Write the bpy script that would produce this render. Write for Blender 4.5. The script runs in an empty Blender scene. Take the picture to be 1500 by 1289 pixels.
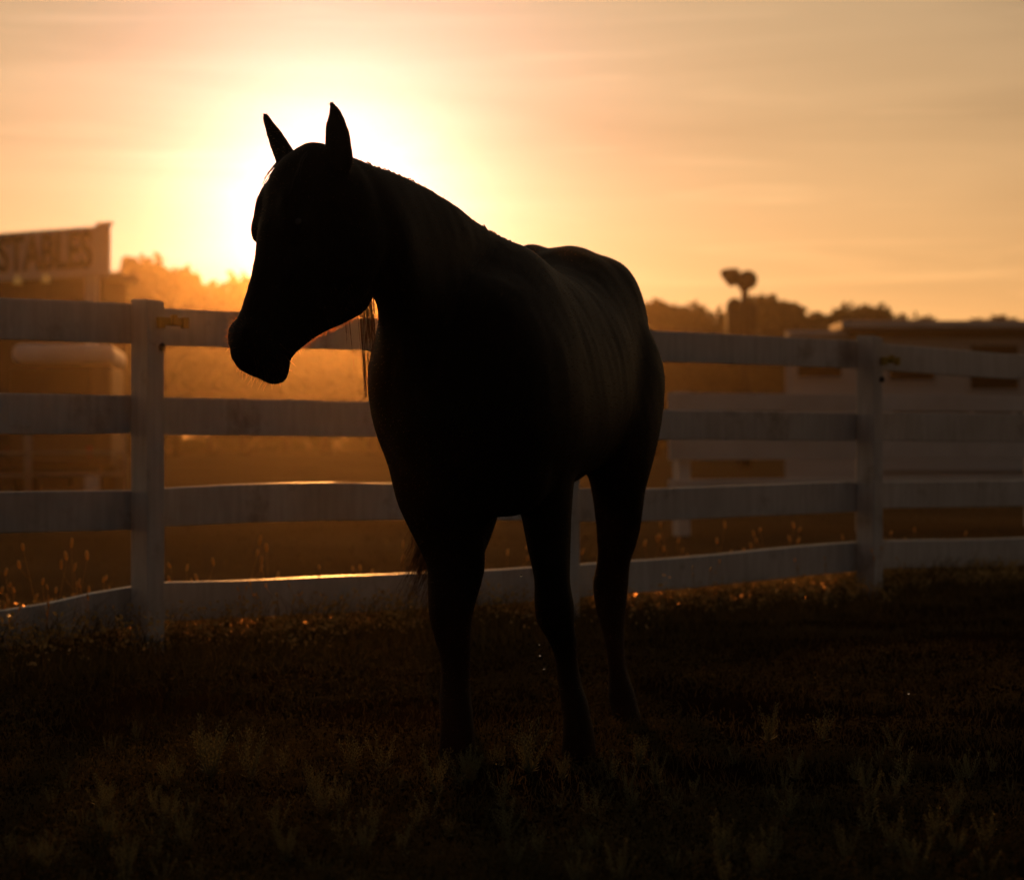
import bpy, bmesh, math, random
import numpy as np
from mathutils import Vector, Matrix, noise

# ---------------------------------------------------------------- camera, sky, sun, exposure
scene = bpy.context.scene
col = scene.collection
FPX, HX, HY = 3200.0, 750.0, 632.0        # focal length and horizon point, in photo pixels
CAM_H = 1.0
cam_data = bpy.data.cameras.new('camera')
cam = bpy.data.objects.new('camera', cam_data); col.objects.link(cam)
cam.location = (0, 0, CAM_H); cam.rotation_euler = (math.radians(90), 0, 0)
cam_data.sensor_width = 36.0; cam_data.sensor_fit = 'HORIZONTAL'
cam_data.lens = FPX / 1500.0 * 36.0
cam_data.shift_y = (HY - 644.5) / 1500.0
cam_data.clip_start = 0.1; cam_data.clip_end = 5000
cam_data.dof.use_dof = True; cam_data.dof.focus_distance = 6.55
cam_data.dof.aperture_fstop = 3.1
scene.camera = cam

SUN = Vector(((484 - HX) / FPX, 1.0, (HY - 314) / FPX)).normalized()      # direction to the sun
SUN_EL = math.asin(SUN.z); SUN_AZ = math.atan2(SUN.x, SUN.y)


SKY_STRENGTH = .001
# dust glow round the sun: strength, width in degrees from the sun, height in degrees above the horizon, colour; last the even dusk sky
GLOW = [(2.6, 1.95, 60.0, (.60, .74, 1.0)), (.65, 2.8, 60.0, (.0, .08, 1.0)), (.71, 38.0, 60.0, (1.0, .715, .415)), (1.25, 45.0, 5.0, (1.0, .40, .08)), (.030, 1e6, 1e6, (.80, .88, 1.0))]
CLOUD_LO, CLOUD_HI = .90, 1.10
SUN_ENERGY = 1.4
EXPOSURE = 0.0
HAZE_DENSITY, HAZE_G = .0009, .94

W = bpy.data.worlds.new('World'); scene.world = W; W.use_nodes = True
nt = W.node_tree; nt.nodes.clear()
def N(t, **kw):
    n = nt.nodes.new(t)
    for k, v in kw.items(): setattr(n, k, v)
    return n
def math_n(op, a, b=None, c=None):
    n = N('ShaderNodeMath', operation=op)
    for i, v in enumerate((a, b, c)):
        if v is None: continue
        if isinstance(v, (int, float)): n.inputs[i].default_value = v
        else: nt.links.new(v, n.inputs[i])
    return n.outputs[0]
sky = N('ShaderNodeTexSky', sky_type='NISHITA'); sky.sun_disc = False
sky.sun_elevation = SUN_EL; sky.sun_rotation = SUN_AZ
sky.dust_density = 4.0; sky.air_density = 1.2; sky.ozone_density = .6
tc = N('ShaderNodeTexCoord')
nrm = N('ShaderNodeVectorMath', operation='NORMALIZE'); nt.links.new(tc.outputs['Generated'], nrm.inputs[0])
dot = N('ShaderNodeVectorMath', operation='DOT_PRODUCT'); nt.links.new(nrm.outputs[0], dot.inputs[0]); dot.inputs[1].default_value = SUN
ang = math_n('MULTIPLY', math_n('ARCCOSINE', math_n('MINIMUM', dot.outputs['Value'], .999999)), 180 / math.pi)   # degrees from the sun
# thin high cloud in streaks: varies how much sunlight the dusty air scatters
mp = N('ShaderNodeMapping'); mp.inputs['Scale'].default_value = (3.2, 3.2, 34.0); mp.inputs['Rotation'].default_value = (0, math.radians(-4), 0)
nt.links.new(nrm.outputs[0], mp.inputs['Vector'])
cn = N('ShaderNodeTexNoise'); cn.inputs['Scale'].default_value = 1.0; cn.inputs['Detail'].default_value = 5; cn.inputs['Roughness'].default_value = .5; cn.inputs['Distortion'].default_value = .6
nt.links.new(mp.outputs[0], cn.inputs['Vector'])
cloud = N('ShaderNodeMapRange'); cloud.inputs['From Min'].default_value = .3; cloud.inputs['From Max'].default_value = .7
cloud.inputs['To Min'].default_value = CLOUD_LO; cloud.inputs['To Max'].default_value = CLOUD_HI
nt.links.new(cn.outputs['Fac'], cloud.inputs['Value'])
sepz = N('ShaderNodeSeparateXYZ'); nt.links.new(nrm.outputs[0], sepz.inputs[0])
elev = math_n('MULTIPLY', math_n('ABSOLUTE', math_n('ARCSINE', sepz.outputs['Z'])), 180 / math.pi)
# a few brighter wisps
mp2 = N('ShaderNodeMapping'); mp2.inputs['Scale'].default_value = (5.0, 5.0, 75.0); mp2.inputs['Location'].default_value = (3.1, 1.7, .4); mp2.inputs['Rotation'].default_value = (0, math.radians(3), 0)
nt.links.new(nrm.outputs[0], mp2.inputs['Vector'])
cn2 = N('ShaderNodeTexNoise'); cn2.inputs['Scale'].default_value = 1.0; cn2.inputs['Detail'].default_value = 4; cn2.inputs['Distortion'].default_value = .8
nt.links.new(mp2.outputs[0], cn2.inputs['Vector'])
wisp = N('ShaderNodeMapRange'); wisp.inputs['From Min'].default_value = .56; wisp.inputs['From Max'].default_value = .80; wisp.inputs['To Max'].default_value = .28
nt.links.new(cn2.outputs['Fac'], wisp.inputs['Value'])
cover = math_n('ADD', cloud.outputs[0], wisp.outputs[0])
total = None
for amp, width, hgt, c in GLOW:
    e = math_n('ADD', math_n('MULTIPLY', ang, -1.0 / width), math_n('MULTIPLY', elev, -1.0 / hgt))
    f = math_n('MULTIPLY', math_n('EXPONENT', e), amp)
    sc = N('ShaderNodeVectorMath', operation='SCALE'); sc.inputs[0].default_value = c; nt.links.new(f, sc.inputs['Scale'])
    if total is None: total = sc.outputs[0]
    else:
        ad = N('ShaderNodeVectorMath', operation='ADD'); nt.links.new(total, ad.inputs[0]); nt.links.new(sc.outputs[0], ad.inputs[1]); total = ad.outputs[0]
# low light is reddened on its long way through the air
red = math_n('EXPONENT', math_n('MULTIPLY', elev, -1.0 / 6.0))
ext = N('ShaderNodeCombineXYZ')
for i, k in enumerate((0.0, .15, .62)): nt.links.new(math_n('EXPONENT', math_n('MULTIPLY', red, -k)), ext.inputs[i])
mu = N('ShaderNodeVectorMath', operation='MULTIPLY'); nt.links.new(total, mu.inputs[0]); nt.links.new(ext.outputs[0], mu.inputs[1]); total = mu.outputs[0]
bg1 = N('ShaderNodeBackground'); nt.links.new(sky.outputs[0], bg1.inputs['Color']); nt.links.new(math_n('MULTIPLY', cover, SKY_STRENGTH), bg1.inputs['Strength'])
bg2 = N('ShaderNodeBackground'); nt.links.new(total, bg2.inputs['Color']); nt.links.new(cover, bg2.inputs['Strength'])
ads = N('ShaderNodeAddShader'); nt.links.new(bg1.outputs[0], ads.inputs[0]); nt.links.new(bg2.outputs[0], ads.inputs[1])
wo = N('ShaderNodeOutputWorld'); nt.links.new(ads.outputs[0], wo.inputs['Surface'])

sun_data = bpy.data.lights.new('sun', 'SUN'); sun_data.energy = SUN_ENERGY; sun_data.angle = math.radians(2.0); sun_data.color = (1.0, .38, .08)
sun = bpy.data.objects.new('sun', sun_data); col.objects.link(sun); sun.location = (-8, 60, 12)
sun.rotation_euler = (-SUN).to_track_quat('-Z', 'Y').to_euler()
scene.view_settings.view_transform = 'Standard'; scene.view_settings.look = 'None'
scene.view_settings.exposure = EXPOSURE; scene.view_settings.gamma = 1.0; scene.view_settings.use_curve_mapping = False
scene.render.engine = 'CYCLES'
scene.cycles.use_denoising = True
try: scene.cycles.denoiser = 'OPENIMAGEDENOISE'
except Exception: pass
scene.cycles.max_bounces = 6; scene.cycles.diffuse_bounces = 3; scene.cycles.glossy_bounces = 2
scene.cycles.transmission_bounces = 3; scene.cycles.volume_bounces = 0; scene.cycles.transparent_max_bounces = 4
scene.cycles.sample_clamp_indirect = 4.0


def tag(o, label=None, cat=None, group=None, kind=None):
    if label: o['label'] = label
    if cat: o['category'] = cat
    if group: o['group'] = group
    if kind: o['kind'] = kind
    return o

def at(px, py, Y):
    """world point seen at photo pixel (px, py) at distance Y in front of the camera"""
    return Vector(((px - HX) / FPX * Y, Y, CAM_H + (HY - py) / FPX * Y))

def empty(name, loc=(0, 0, 0)):
    o = bpy.data.objects.new(name, None); col.objects.link(o); o.location = loc
    o.empty_display_size = 0.2
    return o

def mesh_obj(name, verts, faces, mat=None, parent=None, smooth=False):
    me = bpy.data.meshes.new(name)
    me.from_pydata([tuple(v) for v in verts], [], faces)
    me.update()
    if mat: me.materials.append(mat)
    if smooth:
        me.polygons.foreach_set('use_smooth', [True] * len(me.polygons))
    o = bpy.data.objects.new(name, me); col.objects.link(o)
    if parent: 
        o.parent = parent
        o.matrix_parent_inverse = Matrix.Translation(parent.location).inverted() if parent.type != 'EMPTY' or True else Matrix()
    return o

class MB:
    """collects verts and faces of one mesh"""
    def __init__(s): s.v = []; s.f = []
    def add(s, vs, fs):
        n = len(s.v); s.v += [tuple(p) for p in vs]; s.f += [tuple(i + n for i in q) for q in fs]
    def box(s, c, d, rz=0.0):
        hx, hy, hz = d[0] / 2, d[1] / 2, d[2] / 2; ca, sa = math.cos(rz), math.sin(rz)
        vs = []
        for z in (-hz, hz):
            for x, y in ((-hx, -hy), (hx, -hy), (hx, hy), (-hx, hy)):
                vs.append((c[0] + x * ca - y * sa, c[1] + x * sa + y * ca, c[2] + z))
        s.add(vs, [(3, 2, 1, 0), (4, 5, 6, 7), (0, 1, 5, 4), (1, 2, 6, 5), (2, 3, 7, 6), (3, 0, 4, 7)])
    def tube(s, pts, rad, n=6, cap=True):
        pts = [Vector(p) for p in pts]
        if not hasattr(rad, '__len__'): rad = [rad] * len(pts)
        vs = []; ref = Vector((0.13, 0.21, 0.97))
        for i, p in enumerate(pts):
            t = (pts[min(i + 1, len(pts) - 1)] - pts[max(i - 1, 0)]).normalized()
            if abs(t.dot(ref)) > 0.97: ref = Vector((1, 0.1, 0))
            a = t.cross(ref).normalized(); b = t.cross(a)
            for k in range(n):
                w = 2 * math.pi * k / n
                vs.append(p + (a * math.cos(w) + b * math.sin(w)) * rad[i])
        fs = []
        for i in range(len(pts) - 1):
            for k in range(n):
                k2 = (k + 1) % n
                fs.append((i * n + k, i * n + k2, (i + 1) * n + k2, (i + 1) * n + k))
        if cap:
            fs.append(tuple(range(n - 1, -1, -1))); m = (len(pts) - 1) * n
            fs.append(tuple(range(m, m + n)))
        s.add(vs, fs)
    def lathe(s, prof, origin, axis, n=16):
        """prof: list of (radius, height along axis)"""
        axis = Vector(axis).normalized(); ref = Vector((0, 0, 1)) if abs(axis.z) < .9 else Vector((1, 0, 0))
        a = axis.cross(ref).normalized(); b = axis.cross(a); origin = Vector(origin)
        vs = []
        for r, h in prof:
            for k in range(n):
                w = 2 * math.pi * k / n
                vs.append(origin + axis * h + (a * math.cos(w) + b * math.sin(w)) * r)
        fs = []
        for i in range(len(prof) - 1):
            for k in range(n):
                k2 = (k + 1) % n
                fs.append((i * n + k, i * n + k2, (i + 1) * n + k2, (i + 1) * n + k))
        fs.append(tuple(range(n - 1, -1, -1))); m = (len(prof) - 1) * n; fs.append(tuple(range(m, m + n)))
        s.add(vs, fs)
    def build(s, name, mat=None, parent=None, smooth=False):
        return mesh_obj(name, s.v, s.f, mat, parent, smooth)
    def mesh(s, name, mat=None, smooth=False):
        me = bpy.data.meshes.new(name); me.from_pydata(s.v, [], s.f); me.update()
        if mat: me.materials.append(mat)
        if smooth: me.polygons.foreach_set('use_smooth', [True] * len(me.polygons))
        return me

def bevel_mod(o, w, seg=2):
    m = o.modifiers.new('bevel', 'BEVEL'); m.width = w; m.segments = seg; m.limit_method = 'ANGLE'
    return o

# ---------------------------------------------------------------- materials
def new_mat(name):
    m = bpy.data.materials.new(name); m.use_nodes = True
    nt = m.node_tree; b = nt.nodes['Principled BSDF']
    return m, nt, b
def nd(nt, t, **kw):
    n = nt.nodes.new(t)
    for k, v in kw.items(): setattr(n, k, v)
    return n
def noise_ramp(nt, scale, stops, detail=6, coord='Object', stretch=None, rough=.55):
    tc = nd(nt, 'ShaderNodeTexCoord'); src = tc.outputs[coord]
    if stretch:
        mp = nd(nt, 'ShaderNodeMapping'); mp.inputs['Scale'].default_value = stretch
        nt.links.new(src, mp.inputs['Vector']); src = mp.outputs[0]
    n = nd(nt, 'ShaderNodeTexNoise'); n.inputs['Scale'].default_value = scale
    n.inputs['Detail'].default_value = detail; n.inputs['Roughness'].default_value = rough
    nt.links.new(src, n.inputs['Vector'])
    r = nd(nt, 'ShaderNodeValToRGB'); els = r.color_ramp.elements
    while len(els) < len(stops): els.new(0.5)
    for e, (p, c) in zip(els, stops): e.position = p; e.color = (*c, 1)
    nt.links.new(n.outputs['Fac'], r.inputs['Fac'])
    return n, r
def add_bump(nt, b, fac, strength, dist):
    bp = nd(nt, 'ShaderNodeBump'); bp.inputs['Strength'].default_value = strength; bp.inputs['Distance'].default_value = dist
    nt.links.new(fac, bp.inputs['Height']); nt.links.new(bp.outputs[0], b.inputs['Normal'])
def simple_mat(name, c1, c2, scale=4, rough=.7, bump=0, stretch=None, transl=0, spec=.3):
    m, nt, b = new_mat(name)
    n, r = noise_ramp(nt, scale, [(.3, c1), (.7, c2)], stretch=stretch)
    nt.links.new(r.outputs[0], b.inputs['Base Color'])
    b.inputs['Roughness'].default_value = rough
    b.inputs['Specular IOR Level'].default_value = spec
    if bump: add_bump(nt, b, n.outputs['Fac'], .6, bump)
    if transl:
        t = nd(nt, 'ShaderNodeBsdfTranslucent'); nt.links.new(r.outputs[0], t.inputs['Color'])
        mx = nd(nt, 'ShaderNodeMixShader'); mx.inputs[0].default_value = transl
        out = nt.nodes['Material Output']
        nt.links.new(b.outputs[0], mx.inputs[1]); nt.links.new(t.outputs[0], mx.inputs[2]); nt.links.new(mx.outputs[0], out.inputs[0])
    return m
# ---------------------------------------------------------------- the horse
def ground_z(x, y):
    z = 0.0
    near = max(0.0, min(1.0, (40 - y) / 20))
    z += near * (0.05 * noise.noise(Vector((x * .45, y * .45, 3.1))) + .022 * noise.noise(Vector((x * 1.7, y * 1.7, 9.2))) + (.010 * noise.noise(Vector((x * 5.5, y * 5.5, 4.2))) + .006 * noise.noise(Vector((x * 11, y * 11, 6.2))) if 3 < y < 14 else 0))
    # scuffed mound of loose earth left of the horse
    z += .028 * math.exp(-(((x + .28) / .35) ** 2 + ((y - 7.75) / .3) ** 2))
    # the standing place is trodden level
    w = math.exp(-(((x - .1) / .55) ** 2 + ((y - 7.1) / .75) ** 2) ** 2)
    z = z * (1 - .85 * w) + (-.01) * .85 * w
    return z

def ring_ab(A, B, hw, side, n=28, egg=0.0, sq=2.0):
    """closed ring through A (top) and B (bottom); hw = half width along side; egg>0 narrows the top"""
    A, B, side = Vector(A), Vector(B), Vector(side).normalized()
    c = (A + B) / 2; u = (A - B) / 2
    side = (side - u * (side.dot(u) / u.length_squared)).normalized()
    out = []
    for k in range(n):
        w = 2 * math.pi * k / n
        cs, sn = math.cos(w), math.sin(w)
        e = 2.0 / sq
        cx = math.copysign(abs(cs) ** e, cs); sy = math.copysign(abs(sn) ** e, sn)
        out.append(c + side * (hw * cx * (1 - egg * sn)) + u * sy)
    return out

def loft(mb, rings):
    n = len(rings[0]); vs = [p for r in rings for p in r]; fs = []
    for i in range(len(rings) - 1):
        for k in range(n):
            k2 = (k + 1) % n
            fs.append((i * n + k, i * n + k2, (i + 1) * n + k2, (i + 1) * n + k))
    c0 = sum((Vector(p) for p in rings[0]), Vector()) / n; c1 = sum((Vector(p) for p in rings[-1]), Vector()) / n
    vs += [c0, c1]; i0 = len(vs) - 2; i1 = len(vs) - 1; m = (len(rings) - 1) * n
    for k in range(n):
        k2 = (k + 1) % n
        fs.append((i0, k2, k)); fs.append((i1, m + k, m + k2))
    mb.add(vs, fs)

def catmull(keys, sub):
    """keys: list of equal-length float tuples -> smooth interpolated list"""
    K = [np.array(k, float) for k in keys]; out = []
    for i in range(len(K) - 1):
        p0 = K[max(i - 1, 0)]; p1 = K[i]; p2 = K[i + 1]; p3 = K[min(i + 2, len(K) - 1)]
        for s in range(sub):
            t = s / sub
            out.append(.5 * ((2 * p1) + (p2 - p0) * t + (2 * p0 - 5 * p1 + 4 * p2 - p3) * t * t + (3 * p1 - p0 - 3 * p2 + p3) * t ** 3))
    out.append(K[-1]); return out

def ellipsoid(mb, c, ax, ay, az, n=16, m=10):
    c = Vector(c); ax, ay, az = Vector(ax), Vector(ay), Vector(az)
    vs = [c + az]; fs = []
    for i in range(1, m):
        th = math.pi * i / m
        for k in range(n):
            ph = 2 * math.pi * k / n
            vs.append(c + ax * (math.sin(th) * math.cos(ph)) + ay * (math.sin(th) * math.sin(ph)) + az * math.cos(th))
    vs.append(c - az); last = len(vs) - 1
    for k in range(n):
        k2 = (k + 1) % n
        fs.append((0, 1 + k, 1 + k2)); b = 1 + (m - 2) * n
        fs.append((last, b + k2, b + k))
    for i in range(m - 2):
        for k in range(n):
            k2 = (k + 1) % n; a = 1 + i * n; b = a + n
            fs.append((a + k, b + k, b + k2, a + k2))
    if ax.cross(ay).dot(az) < 0: fs = [tuple(reversed(f)) for f in fs]
    mb.add(vs, fs)

BF = Vector((-.235, -.972, 0)).normalized()     # the way the body faces
BL = Vector((-BF.y, BF.x, 0))                   # its left (towards the right of the picture)
UP = Vector((0, 0, 1))
hb = MB()
C0 = Vector((-.145, 6.44, 0))
# trunk: t from chest, top z, bottom z, half width, egg
TR = [(0.00, 1.30, 1.00, .110, .05), (.05, 1.385, .88, .185, .05), (.14, 1.45, .80, .232, .08), (.28, 1.50, .770, .268, .14), (.44, 1.575, .765, .280, .26),
      (.60, 1.60, .790, .285, .36), (.80, 1.55, .805, .300, .22), (1.0, 1.535, .825, .308, .12), (1.2, 1.575, .845, .296, .08),
      (1.36, 1.645, .90, .285, .10), (1.50, 1.662, .93, .278, .12), (1.62, 1.635, .95, .255, .10), (1.72, 1.56, .98, .205, .05), (1.79, 1.46, 1.04, .13, 0)]
rings = []
for t, zt, zb, hw, eg in catmull(TR, 4):
    c = C0 - BF * t
    rings.append(ring_ab(c + UP * zt, c + UP * zb, hw, BL, egg=eg, sq=2.15))
loft(hb, rings)
# neck: crest px,py,Y  underside px,py,Y  half width, egg
NK = [(770, 366, 7.12, 590, 700, 6.62, .150, .30), (728, 345, 6.98, 564, 600, 6.50, .145, .30), (688, 322, 6.82, 568, 545, 6.42, .120, .24),
      (640, 286, 6.64, 580, 505, 6.36, .098, .22), (585, 258.5, 6.46, 583, 470, 6.32, .092, .2), (537, 242, 6.30, 564, 430, 6.26, .092, .2),
      (500, 226, 6.20, 520, 390, 6.22, .082, .15)]
rings = []
for a0, a1, aY, b0, b1, bY, hw, eg in catmull(NK, 4):
    A = at(a0, a1, aY); B = at(b0, b1, bY)
    tan = Vector((-.53, -.80, .2)); side = tan.cross(A - B)
    if side.dot(BL) < 0: side = -side
    rings.append(ring_ab(A, B, hw, side, egg=eg))
loft(hb, rings)
# head frame
HA = Vector((-.80, -.60, 0)).normalized()        # the way the face points, seen from above
HPIT = math.radians(66)
HD = HA * math.cos(HPIT) - UP * math.sin(HPIT)   # poll to muzzle
HF = HA * math.sin(HPIT) + UP * math.cos(HPIT)   # out of the forehead
HS = Vector((-HA.y, HA.x, 0))                    # its left
HO = at(470, 222, 6.16)
def hp(s, u, w): return HO + HD * s + HF * u + HS * w
# s along head, front u, back u, half width, superellipse
HEAD = [(-.010, .040, -.12, .050, 2.2), (.03, .070, -.19, .082, 2.3), (.09, .100, -.245, .104, 2.4), (.16, .104, -.275, .108, 2.5), (.22, .088, -.290, .102, 2.5),
        (.29, .082, -.310, .090, 2.4), (.35, .066, -.308, .078, 2.3), (.41, .054, -.262, .066, 2.3), (.47, .048, -.205, .058, 2.3), (.53, .044, -.166, .055, 2.3),
        (.585, .045, -.138, .055, 2.3), (.630, .032, -.112, .050, 2.3), (.660, .005, -.092, .036, 2.2), (.674, -.015, -.07, .02, 2.2)]
rings = []
for s, uf, ub, hw, sq in catmull(HEAD, 4):
    rings.append(ring_ab(hp(s, uf, 0), hp(s, ub, 0), hw, HS, sq=sq))
loft(hb, rings)
for sd in (-1, 1):
    # cheek, brow, cheek bone, nostril, lips
    ellipsoid(hb, hp(.215, -.175, sd * .060), HD * .135, HF * .105, HS * .052)
    ellipsoid(hb, hp(.250, .030, sd * (.088 if sd < 0 else .070)), HD * .052, HF * .042, HS * .038)
    ellipsoid(hb, hp(.185, .052, sd * (.072 if sd < 0 else .06)), HD * .085, HF * .040, HS * .034)
    ellipsoid(hb, hp(.29, -.02, sd * .070), HD * .12, HF * .02, HS * .016)
    ellipsoid(hb, hp(.575, .012, sd * .044), HD * .042, HF * .034, HS * .020)
ellipsoid(hb, hp(.625, -.020, 0), HD * .045, HF * .050, HS * .046)
ellipsoid(hb, hp(.626, -.116, 0), HD * .048, HF * .042, HS * .040)
# ears: base, mid, tip; half widths
def ear(base, mid, tip, wide, nrm):
    base, mid, tip = Vector(base), Vector(mid), Vector(tip); nrm = Vector(nrm).normalized()
    prof = [(0, .030, .030), (.10, .034, .030), (.3, .0345, .024), (.5, .033, .020), (.7, .026, .015), (.85, .016, .010), (.95, .007, .006), (1.0, .002, .002)]
    rings = []
    for t, w, d in prof:
        p = base * (1 - t) ** 2 + mid * 2 * t * (1 - t) + tip * t * t
        dr = ((mid - base) * (1 - t) + (tip - mid) * t).normalized()
        sd = dr.cross(nrm).normalized(); nn = sd.cross(dr)
        rings.append(ring_ab(p + nn * d, p - nn * d, w * wide, sd, n=16))
    loft(hb, rings)
ear(at(499, 246, 6.10), at(498, 190, 6.05), at(484, 141.5, 6.06), 1.18, (-.35, -.75, .2))
ear(at(425, 246, 6.24), at(406, 205, 6.30), at(381, 156, 6.27), .98, (-.75, -.45, .15))
# legs: px, py, Y, half width across (px at 3200/Y scale -> m given directly), half depth
def leg(keys, sub=4, n=20):
    rings = []
    K = catmull(keys, sub)
    for px, py, Y, hw, hd in K:
        c = at(px, py, Y)
        rings.append([c + BL * (hw * math.cos(2 * math.pi * k / n)) - BF * (hd * math.sin(2 * math.pi * k / n)) for k in range(n)])
    rings.reverse()
    loft(hb, rings)
def gy(Y): return HY + FPX * (CAM_H + .01) / Y    # py of the trodden ground at distance Y
# left fore
leg([(765, 540, 6.80, .03, .04), (772, 590, 6.80, .10, .12), (786, 660, 6.80, .110, .135), (797, 720, 6.80, .082, .115), (801, 765, 6.80, .070, .095), (804, 800, 6.79, .064, .080), (807, 828, 6.77, .057, .066),
     (809, 853, 6.755, .053, .056), (811.5, 885, 6.745, .060, .060), (814, 912, 6.75, .056, .056), (824, 938, 6.77, .044, .046), (829, 962, 6.78, .033, .042),
     (832, 985, 6.78, .034, .042), (836, 1008, 6.765, .036, .048), (842, 1032, 6.74, .043, .050), (845, 1052, 6.72, .043, .048), (847, 1066, 6.71, .047, .056), (848.5, gy(6.70) - 2, 6.70, .053, .066)])
# right fore
leg([(640, 540, 6.64, .03, .04), (642, 600, 6.64, .125, .12), (644, 660, 6.66, .150, .15), (650, 725, 6.68, .152, .13), (655, 765, 6.70, .130, .105), (661, 800, 6.71, .103, .085), (668, 828, 6.71, .090, .070),
     (666, 853, 6.70, .083, .064), (662, 880, 6.69, .073, .062), (660, 908, 6.69, .064, .058), (663, 938, 6.70, .053, .05), (667, 962, 6.71, .047, .044),
     (667, 990, 6.71, .045, .044), (667, 1015, 6.69, .047, .052), (668, 1036, 6.66, .050, .052), (669, 1054, 6.64, .050, .050), (670, 1072, 6.63, .051, .056), (670.5, gy(6.62) - 2, 6.62, .055, .066)])
# left hind
leg([(876, 440, 7.86, .04, .05), (888, 480, 7.86, .14, .18), (901, 540, 7.82, .165, .26), (907, 610, 7.74, .145, .27), (907, 670, 7.68,   .112, .20), (906, 720, 7.69, .088, .145), (906, 765, 7.76, .079, .110), (903.5, 798, 7.84, .067, .090),
     (899, 822, 7.90, .0585, .080), (895, 853, 7.92, .062, .080), (894.5, 883, 7.905, .056, .066), (896.5, 912, 7.885, .043, .050), (900, 938, 7.87, .034, .044), (903, 965, 7.85, .0295, .042),
     (906, 990, 7.82, .035, .046), (910, 1012, 7.78, .046, .052), (913, 1030, 7.75, .050, .050), (916.5, 1043, 7.72, .049, .054), (918, 1063, 7.70, .053, .066)])
# right hind, stepped forward under the belly, mostly hidden by the fore
leg([(775, 450, 7.80, .04, .05), (765, 490, 7.75, .13, .18), (740, 580, 7.65, .155, .26), (712, 670, 7.52, .125, .18), (697, 730, 7.56, .095, .13), (686, 790, 7.64, .075, .10),
     (676, 830, 7.70, .058, .078), (670, 865, 7.72, .055, .074), (668, 900, 7.70, .046, .056), (667, 945, 7.66, .034, .044), (667, 985, 7.60, .032, .042),
     (668, 1005, 7.55, .040, .050), (668, 1022, 7.50, .044, .048), (669, 1038, 7.46, .046, .052), (669, gy(7.43) - 2, 7.43, .051, .064)])
# muscle masses: shoulder, breast, haunch, point of hip, withers, stifle
def blob(px, py, Y, a, b, c, tilt=0):
    f = BF * math.cos(tilt) + UP * math.sin(tilt); u = -BF * math.sin(tilt) + UP * math.cos(tilt)
    ellipsoid(hb, at(px, py, Y), f * a, BL * b, u * c, 20, 14)
#BLOBS#
blob(800, 560, 6.85, .22, .085, .32, .35)
blob(625, 610, 6.58, .13, .115, .20)
blob(735, 620, 6.58, .12, .13, .20)
blob(886, 502, 7.90, .27, .15, .31, .2)
blob(918, 575, 7.95, .19, .085, .24, .25)
blob(780, 478, 7.93, .26, .13, .30, .2)
blob(742, 695, 6.64, .14, .13, .125)
blob(690, 725, 6.66, .10, .08, .10)
blob(822, 640, 6.90, .11, .07, .14)

def remesh_object(name, mb, voxel, mat):
    tmp = mb.build('tmp_' + name)
    m = tmp.modifiers.new('r', 'REMESH'); m.mode = 'VOXEL'; m.voxel_size = voxel; m.use_smooth_shade = True
    dg = bpy.context.evaluated_depsgraph_get()
    me = bpy.data.meshes.new_from_object(tmp.evaluated_get(dg))
    me.name = name
    bpy.data.objects.remove(tmp)
    # melt the masses into one skin: strong over the trunk, light on head, ears and lower legs
    nv = len(me.vertices); co = np.empty(nv * 3); me.vertices.foreach_get('co', co); co = co.reshape(-1, 3)
    ed = np.empty(len(me.edges) * 2, int); me.edges.foreach_get('vertices', ed); ed = ed.reshape(-1, 2)
    deg = np.bincount(ed.ravel(), minlength=nv)[:, None]
    hd = np.linalg.norm(co - np.array(hp(.28, -.08, 0)), axis=1)
    wz = np.clip((co[:, 2] - .55) / .25, 0, 1); wh = np.clip((hd - .30) / .22, 0, 1)
    heavy = (wz * wh)[:, None]
    for it in range(42):
        w = (.5 if it < 5 else .5 * heavy)
        acc = np.stack([np.bincount(ed[:, 0], co[ed[:, 1], k], nv) + np.bincount(ed[:, 1], co[ed[:, 0], k], nv) for k in range(3)], 1)
        co = co + (acc / deg - co) * w
    me.vertices.foreach_set('co', co.ravel()); me.update()
    no = np.empty(nv * 3); me.vertices.foreach_get('normal', no)      # give back what the melting took
    co = co + no.reshape(-1, 3) * (.003 + .005 * heavy)
    me.vertices.foreach_set('co', co.ravel()); me.update()
    # muscle, rib and tendon relief so the skin is not a smooth balloon
    me.vertices.foreach_get('normal', no); nn = no.reshape(-1, 3); rel = np.empty(nv)
    for i in range(nv):
        x, y, z = co[i]
        rel[i] = (.0055 * noise.noise((x * 6.5, y * 6.5, z * 4.0)) + .0022 * noise.noise((x * 17, y * 17, z * 7)) + .00045 * math.sin((y - .25 * z) * 55 + 2.5 * noise.noise((x * 3, y * 3, z * 2))) * max(0.0, 1 - ((y - 7.35) / .38) ** 2) * (1 if z > .8 else 0))
    co = co + nn * (rel[:, None] * (.35 + .65 * heavy))
    me.vertices.foreach_set('co', co.ravel()); me.update()
    me.materials.clear(); me.materials.append(mat)
    me.polygons.foreach_set('use_smooth', [True] * len(me.polygons))
    return me
# the hind hoof stands in a shallow dip
_gz0 = ground_z
def ground_z(x, y):
    return _gz0(x, y) - .028 * math.exp(-(((x - .41) / .16) ** 2 + ((y - 7.72) / .2) ** 2))

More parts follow.
